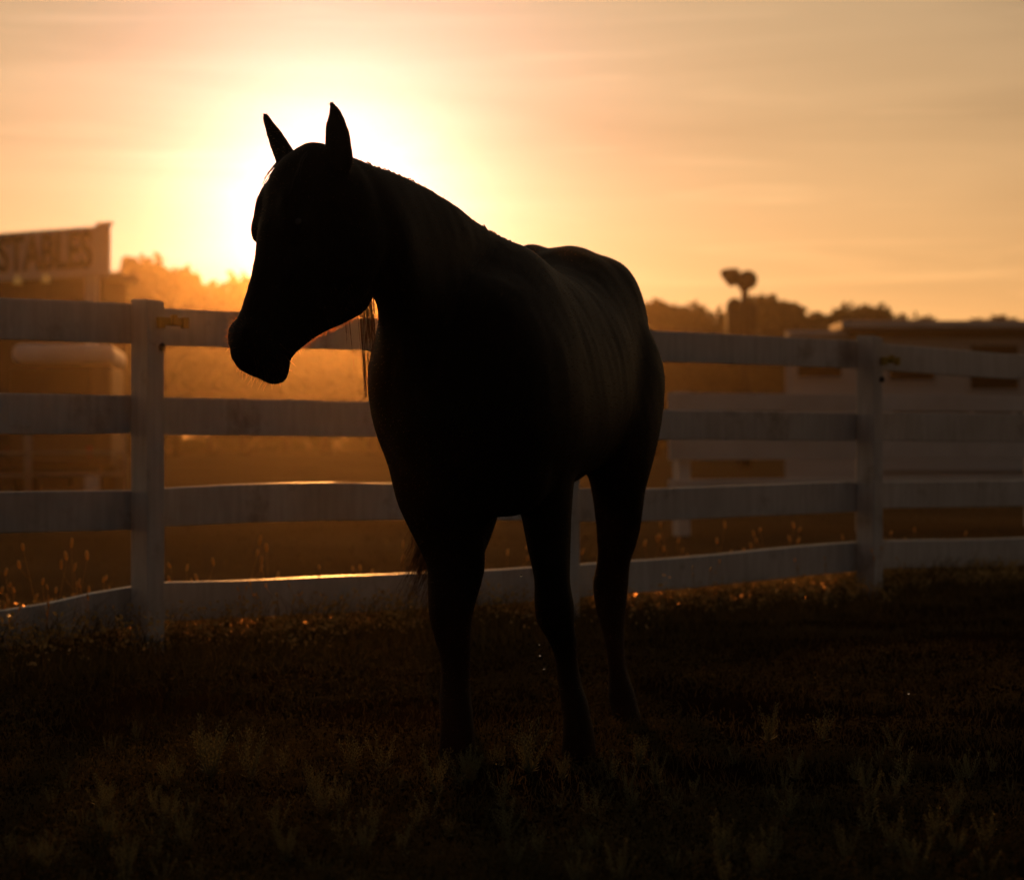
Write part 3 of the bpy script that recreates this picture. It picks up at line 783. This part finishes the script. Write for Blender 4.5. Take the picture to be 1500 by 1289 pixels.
# ---------------------------------------------------------------- mast with two lamp heads above the trees
mast = empty('floodlight_mast', at(1091, 632, 60)); mast.location.z = 0
tag(mast, 'dark mast with two round lamp heads sticking up over the right treeline', 'mast')
MY = 60.0
def mp_(px, py, o=0): return at(px, py, MY + o)
mb = MB(); mb.tube([Vector((mp_(1091, 0).x, MY, 0)), mp_(1091, 425), mp_(1093, 414)], [.18, .10, .07], 10); mb.build('pole', m_dark, mast, True)
mb = MB(); mb.tube([mp_(1091, 424), mp_(1083, 414), mp_(1075, 407)], .12, 8); mb.build('arm', m_dark, mast, True)
mb = MB(); mb.lathe([(.02, -.33), (.10, -.27), (.24, -.02), (.27, .10), (.22, .17), (.05, .18)], mp_(1071, 405), (.86, .2, -.36), 18); mb.build('lamp_head', m_dark, mast, True)
mb = MB(); mb.lathe([(.03, -.22), (.15, -.18), (.25, -.04), (.27, .06), (.24, .13), (.05, .15)], mp_(1096, 410), (-.25, -.9, -.15), 18); mb.build('lamp_head', m_dark, mast, True)
mb = MB(); mb.tube([mp_(1096, 413), mp_(1093, 420), mp_(1091, 428)], [.19, .13, .08], 8); mb.build('bracket', m_dark, mast, True)
mb = MB(); c = mp_(1083, 448, .3); 
ellipsoid(mb, mp_(1076, 452, .3), Vector((.24, 0, 0)), Vector((0, .3, 0)), UP * .30, 16, 10); ellipsoid(mb, mp_(1097, 455, .3), Vector((.26, 0, 0)), Vector((0, .3, 0)), UP * .24, 16, 10)
mb.box(mp_(1086, 475, .3), (.80, .6, .70)); mb.build('equipment_housing', m_dark, mast, True)

# ---------------------------------------------------------------- trees
m_leaf = simple_mat('dusty_leaves', (.030, .040, .014), (.060, .066, .024), 1.2, rough=.7, transl=.30, spec=.1)
m_bark = simple_mat('bark', (.035, .025, .018), (.07, .05, .035), 6, rough=.9, stretch=(2, 2, .5))
def tree_mesh(seed, h, rw, n=3200, lobes=9, leaf=.26):
    rg_ = random.Random(seed); V = []; F = []
    L = []
    for i in range(lobes):
        a = rg_.uniform(0, 6.28); rr = rw * math.sqrt(rg_.random()) * .72; z = h * rg_.uniform(.36, .88)
        r0 = rw * rg_.uniform(.28, .52) * (1.1 - .45 * (z / h)); L.append((rr * math.cos(a), rr * math.sin(a), z, r0))
    L.append((0, 0, h * .80, rw * .36)); L.append((rw * .15, 0, h * .5, rw * .6))
    for i in range(n):
        lx, ly, lz, lr = rg_.choice(L)
        d = Vector((rg_.gauss(0, 1), rg_.gauss(0, 1), rg_.gauss(0, 1))).normalized() * lr * (rg_.random() ** .4) * rg_.uniform(.85, 1.18)
        p = Vector((lx, ly, lz)) + Vector((d.x, d.y, d.z * .85))
        if p.z < h * .12: continue
        u = Vector((rg_.gauss(0, 1), rg_.gauss(0, 1), rg_.gauss(0, 1))).normalized(); v = u.cross(Vector((rg_.gauss(0, 1), rg_.gauss(0, 1), rg_.gauss(0, 1)))).normalized()
        s = leaf * rg_.uniform(.5, 1.3); k = len(V)
        V += [p - u * s, p + v * s * .55, p + u * s, p - v * s * .55]; F.append((k, k + 1, k + 2, k + 3))
    zs = sorted(p.z for p in V); k8 = h / zs[int(len(zs) * .985)]; V = [Vector((p.x, p.y, p.z * k8)) for p in V]
    me = bpy.data.meshes.new('crown'); me.from_pydata(V, [], F); me.materials.append(m_leaf)
    tb = MB(); tb.tube([(0, 0, -.1), (.05, 0, h * .25), (0, .05, h * .5), (.04, 0, h * .78)], [h * .030, h * .022, h * .015, h * .005], 8)
    for lx, ly, lz, lr in L[:6]:
        tb.tube([(0, 0, h * .28), (lx * .45, ly * .45, lz * .75), (lx, ly, lz)], [h * .012, h * .008, h * .003], 6)
    return me, tb.mesh('trunk', m_bark, True)
TREES = [tree_mesh(11, 8.0, 2.9), tree_mesh(12, 8.0, 2.5, lobes=7), tree_mesh(13, 8.0, 3.3, lobes=12), tree_mesh(14, 8.0, 2.2, 2200, 6), tree_mesh(15, 8.0, 3.6, 4000, 13)]
def tree(px, top_py, Y, var, label, group, wide=1.0, rz=0):
    p = at(px, 632, Y); h = CAM_H + (HY - top_py - (14 if px < 700 else 4)) / FPX * Y; s = h / 8.0
    t = empty('tree', (p.x, Y, 0)); t.rotation_euler.z = rz; t.scale = (s * wide, s * wide, s); tag(t, label, 'tree', group)
    for me, nm in zip(TREES[var], ('crown', 'trunk')):
        o = bpy.data.objects.new(nm, me); col.objects.link(o); o.parent = t
    return t
rt = random.Random(77)
GL = 'trees glowing in the haze below the sun'
tree(205, 378, 95, 4, 'tallest hazy tree just right of the stable sign', GL, 1.0, .4)
tree(258, 388, 92, 0, 'hazy rounded tree, second to the right of the stable sign', GL, 1.05, 1.3)
tree(310, 401, 96, 2, 'lower hazy tree beside the horse muzzle', GL, 1.0, 2.2)
tree(358, 410, 98, 1, 'low hazy tree partly behind the horse nose', GL, 1.2, 3.0)
tree(185, 420, 90, 3, 'small hazy tree wedged against the stable corner', GL, 1.1, .2)
for px, tp, v in ((420, 418, 4), (480, 425, 0), (545, 430, 2), (610, 438, 0), (680, 444, 4), (750, 442, 2), (820, 446, 1), (890, 444, 4), (120, 430, 2), (40, 425, 4), (-60, 420, 0), (-160, 410, 4)):
    tree(px, tp, 100 + rt.uniform(-6, 10), v, 'tree of the far wood, hidden behind horse or stable', 'hidden far trees', 1.3, rt.uniform(0, 6))
GR = 'right-hand treeline'
RT = [(962, 446, 88, 1, 'scraggy tree touching the horse rump in the right treeline'), (990, 449, 92, 0, 'first rounded tree right of the horse rump'), (1022, 455, 95, 3, 'small gap-filling tree left of the lamp mast'),
      (1052, 452, 90, 2, 'low tree at the left foot of the lamp mast'), (1118, 438, 84, 1, 'thin lacy tree just right of the lamp mast'), (1142, 447, 86, 3, 'second lacy tree right of the lamp mast'),
      (1176, 460, 90, 0, 'low bushy tree midway between mast and fence post'), (1205, 459, 92, 3, 'slim tree left of the barn roof end'), (1240, 454, 88, 2, 'bushy tree over the left end of the barn roof'),
      (1285, 458, 90, 4, 'broad dark tree above the right-hand fence post'), (1325, 459, 92, 2, 'dark rounded tree at the right end of the treeline'), (1352, 470, 95, 1, 'last low tree where the treeline drops to the barn roof'),
      (1432, 468, 100, 3, 'small tree bump over the barn roof, left of the two'), (1476, 464, 98, 3, 'small tree bump over the barn roof at the right edge')]
for i, (px, tp, Y, v, lab) in enumerate(RT): tree(px, tp, Y, v, lab, GR, 1.0, i * 1.1)
# the wood behind, one dark mass
wd = MB(); rw_ = random.Random(3)
V = []; F = []
for i in range(15000):
    x = rw_.uniform(-60, 70); y = 112 + rw_.uniform(0, 14); hmax = 5.0 + 1.2 * noise.noise(Vector((x * .12, 0, 4))) + .5 * noise.noise(Vector((x * .5, 3, 4)))
    if x < 0: hmax += .8
    p = Vector((x, y, rw_.uniform(0, 1) ** .8 * hmax))
    u = Vector((rw_.gauss(0, 1), rw_.gauss(0, 1), rw_.gauss(0, 1))).normalized(); v = u.cross(Vector((rw_.gauss(0, 1), rw_.gauss(0, 1), rw_.gauss(0, 1)))).normalized(); s = rw_.uniform(.3, .8); k = len(V)
    V += [p - u * s, p + v * s * .7, p + u * s, p - v * s * .7]; F.append((k, k + 1, k + 2, k + 3))
wood = mesh_obj('far_wood', V, F, m_leaf); tag(wood, 'dark mass of far woodland along the horizon', 'woodland', kind='stuff')

# ---------------------------------------------------------------- grass and weeds
m_grass = simple_mat('grass_blades', (.12, .085, .026), (.24, .165, .052), 1.5, rough=.6, transl=.6, spec=.05)
m_turf = simple_mat('trampled_turf', (.062, .047, .018), (.125, .095, .037), 1.5, rough=.9, transl=.25, spec=.02)
m_field = simple_mat('dry_field_grass', (.08, .055, .022), (.15, .10, .04), 1.5, rough=.7, transl=.3, spec=.1)
m_dry = simple_mat('dry_seed_heads', (.34, .20, .06), (.60, .40, .14), 20, rough=.7, transl=.7, spec=.1)
m_gold = glow_hair('golden_dry_leaf', (.46, .30, .085), (.74, .51, .18), .11)
m_weed = simple_mat('weed_leaves', (.14, .14, .06), (.28, .26, .115), 14, rough=.6, transl=.35, spec=.25)
def grass_mesh(name, n, sampler, seed, mat, label):
    rng = np.random.default_rng(seed); V = np.empty((n * 5, 3)); k = 0
    for i in range(n):
        r = sampler(rng)
        if r is None: continue
        x, y, h, w = r; z = ground_z(x, y) - .004
        a = rng.uniform(0, 2 * math.pi); ca, sa_ = math.cos(a), math.sin(a)
        b = rng.uniform(0, 2 * math.pi); ln = h * rng.uniform(.2, 1.3); bx, by = math.cos(b) * ln, math.sin(b) * ln
        V[k] = (x - ca * w, y - sa_ * w, z); V[k + 1] = (x + ca * w, y + sa_ * w, z)
        V[k + 2] = (x - ca * w * .7 + bx * .35, y - sa_ * w * .7 + by * .35, z + h * .6); V[k + 3] = (x + ca * w * .7 + bx * .35, y + sa_ * w * .7 + by * .35, z + h * .6)
        V[k + 4] = (x + bx, y + by, z + h * rng.uniform(.85, 1.0)); k += 5
    V = V[:k]; m = k // 5; base = (np.arange(m) * 5)[:, None]
    quads = base + np.array([0, 1, 3, 2]); tris = base + np.array([2, 3, 4])
    me = bpy.data.meshes.new(name); me.vertices.add(k); me.vertices.foreach_set('co', V.ravel())
    loops = np.concatenate([quads.ravel(), tris.ravel()]); me.loops.add(len(loops)); me.loops.foreach_set('vertex_index', loops)
    me.polygons.add(2 * m); st = np.concatenate([np.arange(m) * 4, 4 * m + np.arange(m) * 3]); me.polygons.foreach_set('loop_start', st)
    me.update(calc_edges=True); me.validate(); me.materials.append(mat)
    o = bpy.data.objects.new(name, me); col.objects.link(o); tag(o, label, 'grass', kind='stuff'); return o
def fence_dist(x, y): return (Vector((x, y, 0)) - P1).dot(-FN)      # + beyond the fence
def bare(x, y):
    return noise.noise(Vector((x * .8, y * .8, 5.5))) + .5 * noise.noise(Vector((x * 2.3, y * 2.3, 1.5)))
def samp_paddock(rng):
    y = 4.3 + 9.5 * rng.random() ** 1.35; x = (rng.random() - .5) * (.62 * y + .6)
    fd = fence_dist(x, y)
    if fd > -.05: return None
    if -(bare(x, y)) > rng.uniform(-.1, .75) and fd < -.9: return None
    if ((x + .28) / .5) ** 2 + ((y - 7.75) / .4) ** 2 < 1 and rng.random() < .6: return None
    edge = math.exp(-(fd / .55) ** 2)
    h = rng.uniform(.012, .050) * (1 + .5 * noise.noise(Vector((x * 1.3, y * 1.3, 8)))) + edge * rng.uniform(.0, .14)
    return x, y, h, rng.uniform(.0009, .0024) + .0008 * edge
def samp_verge(rng):
    u = rng.uniform(-3.4, 9.5); fd = rng.gauss if False else None
    d = abs(rng.normal(0, .38)) * (1 if rng.random() < .75 else -1)
    p = P1 + FD * u - FN * d
    if abs(p.x) > .32 * p.y + .5: return None
    h = rng.uniform(.05, .22) * (1.25 if u < 2.5 else .95) * math.exp(-(d / .9) ** 2) * (1.0 if d > 0 else .55) * (1.05 + .5 * noise.noise(Vector((p.x * 1.1, p.y * 1.1, 2))))
    return p.x, p.y, h, rng.uniform(.0014, .0032)
def samp_field(rng):
    y = 10 + 24 * rng.random() ** 1.2; x = (rng.random() - .5) * (.56 * y + 1.0)
    if fence_dist(x, y) < .3: return None
    h = rng.uniform(.015, .06); return x, y, h, rng.uniform(.002, .005)
grass_mesh('paddock_grass', 170000, samp_paddock, 1, m_turf, 'short trampled dark grass over the paddock in front of the fence')
grass_mesh('fence_line_grass', 36000, samp_verge, 2, m_grass, 'taller backlit grass growing along the foot of the fence')
grass_mesh('field_grass', 30000, samp_field, 3, m_field, 'dry low grass of the field beyond the fence')

# golden leafy weeds lit from behind along the fence: many little leaves, uncountable
V = []; F = []; rv = random.Random(21)
for i in range(3400):
    u = rv.uniform(-3.0, 6.8); d = rv.gauss(.22, .25); p = P1 + FD * u - FN * d
    if abs(p.x) > .31 * p.y: continue
    H = rv.uniform(.07, .20) * (1.15 if u < 3 else .8)
    for j in range(rv.randint(6, 12)):
        q = Vector((p.x + rv.gauss(0, .03), p.y + rv.gauss(0, .03), ground_z(p.x, p.y) + H * rv.uniform(.35, 1.1)))
        uu = Vector((rv.gauss(0, 1), rv.gauss(0, 1), rv.gauss(0, .7))).normalized(); vv = uu.cross(Vector((rv.gauss(0, 1), rv.gauss(0, 1), rv.gauss(0, 1)))).normalized()
        s = rv.uniform(.006, .016); k = len(V)
        V += [q - uu * s, q + vv * s * .6, q + uu * s, q - vv * s * .6]; F.append((k, k + 1, k + 2, k + 3))
lw = mesh_obj('leafy_ground_cover', V, F, m_gold); tag(lw, 'golden backlit leafy ground cover under the lowest fence rail', 'weeds', kind='stuff')

# low leafy mat in the foreground
V = []; F = []
for i in range(15000):
    y = 4.4 + 5.5 * rv.random() ** 1.3; x = (rv.random() - .5) * (.60 * y + .5)
    if fence_dist(x, y) > -.4 or bare(x, y) < -.32: continue
    if ((x + .28) / .5) ** 2 + ((y - 7.75) / .4) ** 2 < 1: continue
    z = ground_z(x, y); H = rv.uniform(.01, .055)
    for j in range(rv.randint(5, 9)):
        q = Vector((x + rv.gauss(0, .014), y + rv.gauss(0, .014), z + H * rv.uniform(.2, 1.1)))
        uu = Vector((rv.gauss(0, 1), rv.gauss(0, 1), rv.gauss(.3, .6))).normalized(); vv = uu.cross(Vector((rv.gauss(0, 1), rv.gauss(0, 1), rv.gauss(0, 1)))).normalized()
        s = rv.uniform(.003, .009); k = len(V)
        V += [q - uu * s, q + vv * s * .5, q + uu * s, q - vv * s * .5]; F.append((k, k + 1, k + 2, k + 3))
lm = mesh_obj('weed_mat', V, F, m_turf); tag(lm, 'low dark mat of small weed leaves across the foreground', 'weeds', kind='stuff')

# seed stalks: stem + seed heads
def stalk_mesh(seed, h, heads, hr):
    r = random.Random(seed); st = MB(); hd_ = MB(); bend = Vector((r.uniform(-.2, .2), r.uniform(-.2, .2), 0)) * h
    pts = [Vector((0, 0, -.02)), Vector((0, 0, h * .45)) + bend * .25, Vector((0, 0, h)) + bend]
    st.tube(pts, [.0014, .0011, .0008], 4)
    ends = [pts[-1]]
    for k in range(heads - 1):
        t = r.uniform(.55, .9); b = Vector((0, 0, h * t)) + bend * t * t; e = b + Vector((r.uniform(-.05, .05), r.uniform(-.05, .05), r.uniform(.03, .08)))
        st.tube([b, (b + e) / 2 + J(.004), e], [.0009, .0008, .0007], 4); ends.append(e)
    heads_ = []
    for e in ends:
        hd_ = MB()
        dr = Vector((r.gauss(0, .35), r.gauss(0, .35), 1)).normalized(); a = dr.orthogonal().normalized(); ellipsoid(hd_, e + dr * hr * .8, a * hr * .42, dr.cross(a) * hr * .42, dr * hr, 7, 5)
        heads_.append(hd_.mesh('seed_head', m_gold, True))
    return [st.mesh('stem', m_dry, True)] + heads_
STK = [stalk_mesh(1, .34, 1, .020), stalk_mesh(2, .30, 2, .017), stalk_mesh(3, .26, 3, .015), stalk_mesh(4, .38, 2, .018), stalk_mesh(5, .22, 2, .011), stalk_mesh(6, .24, 1, .010)]
def stalk(px, py_top, behind, var, label, group, off=None):
    d = (.25 + .5 * rv.random()) if behind else -(.12 + .3 * rv.random())
    if off is not None: d = off
    o0 = P1 - FN * d; dx = (px - HX) / FPX; det = dx * (-FD.y) + FD.x
    t = (o0.x * (-FD.y) + FD.x * o0.y) / det; Y = t; x = dx * Y
    z0 = ground_z(x, Y); ztop = zat(py_top, Y); hgt = (.34, .30, .26, .38, .22, .24)[var]
    s = max(.35, (ztop - z0) / (hgt + .015)); root = empty('seed_stalk', (x, Y, z0)); root.scale = (min(s, 1.1), min(s, 1.1), s); root.rotation_euler.z = rv.uniform(0, 6)
    tag(root, label, 'plant', group)
    for me, nm in zip(STK[var], ('stem',) + ('seed_head',) * 5):
        o = bpy.data.objects.new(nm, me); col.objects.link(o); o.parent = root
GA = 'golden seed stalks beyond the fence'; LA = 'golden backlit seed stalk seen through the lower gap of the fence, left of the horse'
for px, py in ((59, 800), (79, 815), (109, 795), (106, 813), (118, 828), (23, 838), (13, 862), (34, 855), (72, 852), (85, 862), (137, 845), (152, 848), (60, 872), (107, 855), (262, 828), (278, 830), (288, 822), (353, 808), (394, 790), (394, 803), (392, 818), (485, 830), (500, 832), (532, 832), (550, 835), (594, 795)):
    stalk(px, py, True, rv.choice((0, 1, 2, 3)), LA, GA)
LB = 'golden backlit seed stalk seen through the lower gap of the fence, right of the forelegs'
for px, py in ((742, 808), (760, 800), (768, 812), (855, 785), (866, 790), (876, 800), (949, 785), (961, 795), (988, 768), (1000, 790), (1047, 768), (1059, 790), (1098, 780), (1130, 775), (1146, 768), (1166, 774), (1168, 790), (1228, 785), (1310, 780), (1338, 776), (1420, 780)):
    stalk(px, py, True, rv.choice((0, 1, 2, 3)), LB, 'golden seed stalks on the right')
LC = 'thin dark weed stalk standing out against the lowest white rail'
for px, py in ((342, 872), (357, 872), (371, 883), (385, 868), (383, 880), (398, 890), (412, 868), (426, 880), (414, 893), (446, 868), (448, 882), (62, 895), (66, 872), (130, 870), (140, 886), (120, 902), (100, 905), (12, 905), (30, 918), (48, 930), (195, 888), (205, 895), (186, 900), (220, 906), (1020, 840), (1034, 832), (1062, 845), (1175, 830), (1205, 825), (740, 870), (752, 862), (1285, 800), (1278, 815), (1330, 825)):
    stalk(px, py, False, rv.choice((4, 5, 4)), LC, 'dark weed stalks before the fence')

# pepperweed in the foreground: several upright stems closely set with little pods
def pepper_mesh(seed, n):
    r = random.Random(seed); st = MB(); V = []; F = []
    for i in range(n):
        a = r.uniform(0, 6.28); ln = r.uniform(.06, .14); lean = r.uniform(.15, .7); d = Vector((math.cos(a) * lean, math.sin(a) * lean, 1)).normalized()
        pts = [Vector((0, 0, -.01)), d * ln * .5 + Vector((0, 0, .004)), d * ln + UP * ln * .15]; st.tube(pts, [.0013, .0011, .0006], 4, cap=False)
        m = int(ln * 420)
        for j in range(m):
            t = .18 + .82 * j / m; p = pts[0].lerp(pts[1], min(1, t * 2)) if t < .5 else pts[1].lerp(pts[2], (t - .5) * 2)
            b = j * 2.4; o = d.orthogonal().normalized(); o = Matrix.Rotation(b, 3, d) @ o
            q = p + o * r.uniform(.004, .009) + d * .003; s = r.uniform(.0022, .0042); v2 = d.cross(o); k = len(V)
            w2 = (d + o * .5).normalized()
            V += [q - v2 * s * .7, q - w2 * s, q + v2 * s * .7, q + w2 * s]; F.append((k, k + 1, k + 2, k + 3))
    for i in range(16):     # basal leaves
        a = r.uniform(0, 6.28); ln = r.uniform(.02, .05); o = Vector((math.cos(a), math.sin(a), r.uniform(.2, .7))) * ln; sdv = Vector((-math.sin(a), math.cos(a), 0)) * .005; k = len(V)
        V += [Vector((0, 0, .002)), o * .5 + sdv, o, o * .5 - sdv]; F.append((k, k + 1, k + 2, k + 3))
    me = bpy.data.meshes.new('pods'); me.from_pydata(V, [], F); me.materials.append(m_weed)
    return st.mesh('stem', m_weed, True), me
PEP = [pepper_mesh(31 + i, n) for i, n in enumerate((7, 9, 5, 11))]
def pepper(px, py, var, scale, label, group):
    Y = FPX * CAM_H / (py - HY); x = (px - HX) / FPX * Y
    root = empty('pepperweed', (x, Y, ground_z(x, Y))); root.scale = (scale,) * 3; root.rotation_euler.z = rv.uniform(0, 6); tag(root, label, 'weed', group)
    for me, nm in zip(PEP[var], ('stem', 'pods')):
        o = bpy.data.objects.new(nm, me); col.objects.link(o); o.parent = root
        if nm == 'pods': o['kind'] = 'stuff'
GP = 'upright weeds in the foreground'
for px, py, v, s, lab in ((310, 1150, 3, 1.15, 'large branching weed clump on the ground below the left post'), (365, 1150, 1, 1.0, 'branching weed to the right of the large clump below the left post'),
        (515, 1125, 0, .9, 'upright weed left of the horse fore hoof'), (560, 1128, 2, .9, 'slim weed just left of the horse fore hoof'), (640, 1160, 1, .95, 'weed in front of the horse right fore hoof'),
        (775, 1130, 3, 1.05, 'thick weed clump between the two fore hooves'), (935, 1120, 0, .85, 'weed just right of the left fore hoof'), (1125, 1075, 1, .9, 'weed out on the dark ground right of the hind hoof'),
        (1205, 1075, 0, .9, 'second weed out on the dark ground right of the hind hoof'), (1325, 1150, 2, .95, 'weed with pale tips low on the right')):
    pepper(px, py, v, s, lab, GP)
for i in range(140):
    px = rv.uniform(-20, 1520); py = 1075 + 240 * rv.random() ** .8
    if 610 < px < 900 and py < 1110: continue
    pepper(px, py, rv.randrange(4), rv.uniform(.30, .75), 'small dim weed among others on the dark foreground', 'small foreground weeds')

# drops shaken loose, catching the sun beside the foreleg
m_drop, dnt, db = new_mat('water_drop'); db.inputs['Base Color'].default_value = (1, .95, .9, 1); db.inputs['Transmission Weight'].default_value = 1.0; db.inputs['Roughness'].default_value = .02; db.inputs['IOR'].default_value = 1.33
for px, py, r_, lab in ((790, 943.5, .0030, 'highest of three glinting drops left of the left foreleg'), (791, 959.5, .0042, 'middle of three glinting drops left of the left foreleg'), (797, 979, .0042, 'lowest of three glinting drops left of the left foreleg'),
                       (763.5, 843, .0036, 'glinting drop between the forelegs before the lowest rail'), (1331, 1015, .0040, 'glinting drop low on the right over dark ground')):
    mb = MB(); c = at(px, py, 6.9); ellipsoid(mb, c, Vector((r_, 0, 0)), Vector((0, r_, 0)), UP * r_ * 1.15, 10, 8); o = mb.build('water_drop', m_drop, None, True); tag(o, lab, 'drop', 'glinting drops')

# ---------------------------------------------------------------- dusty air
hz = MB(); hz.box((0, 0, 4.45), (1300, 1300, 10.9)); haze = hz.build('haze'); tag(haze, 'warm dusty air over the paddock', 'haze', kind='stuff')
m_haze = bpy.data.materials.new('haze'); m_haze.use_nodes = True; hn = m_haze.node_tree; hn.nodes.clear()
pv = nd(hn, 'ShaderNodeVolumePrincipled'); pv.inputs['Color'].default_value = (1.0, .75, .45, 1); pv.inputs['Density'].default_value = HAZE_DENSITY; pv.inputs['Anisotropy'].default_value = HAZE_G
ho = nd(hn, 'ShaderNodeOutputMaterial'); hn.links.new(pv.outputs[0], ho.inputs['Volume']); haze.data.materials.append(m_haze)
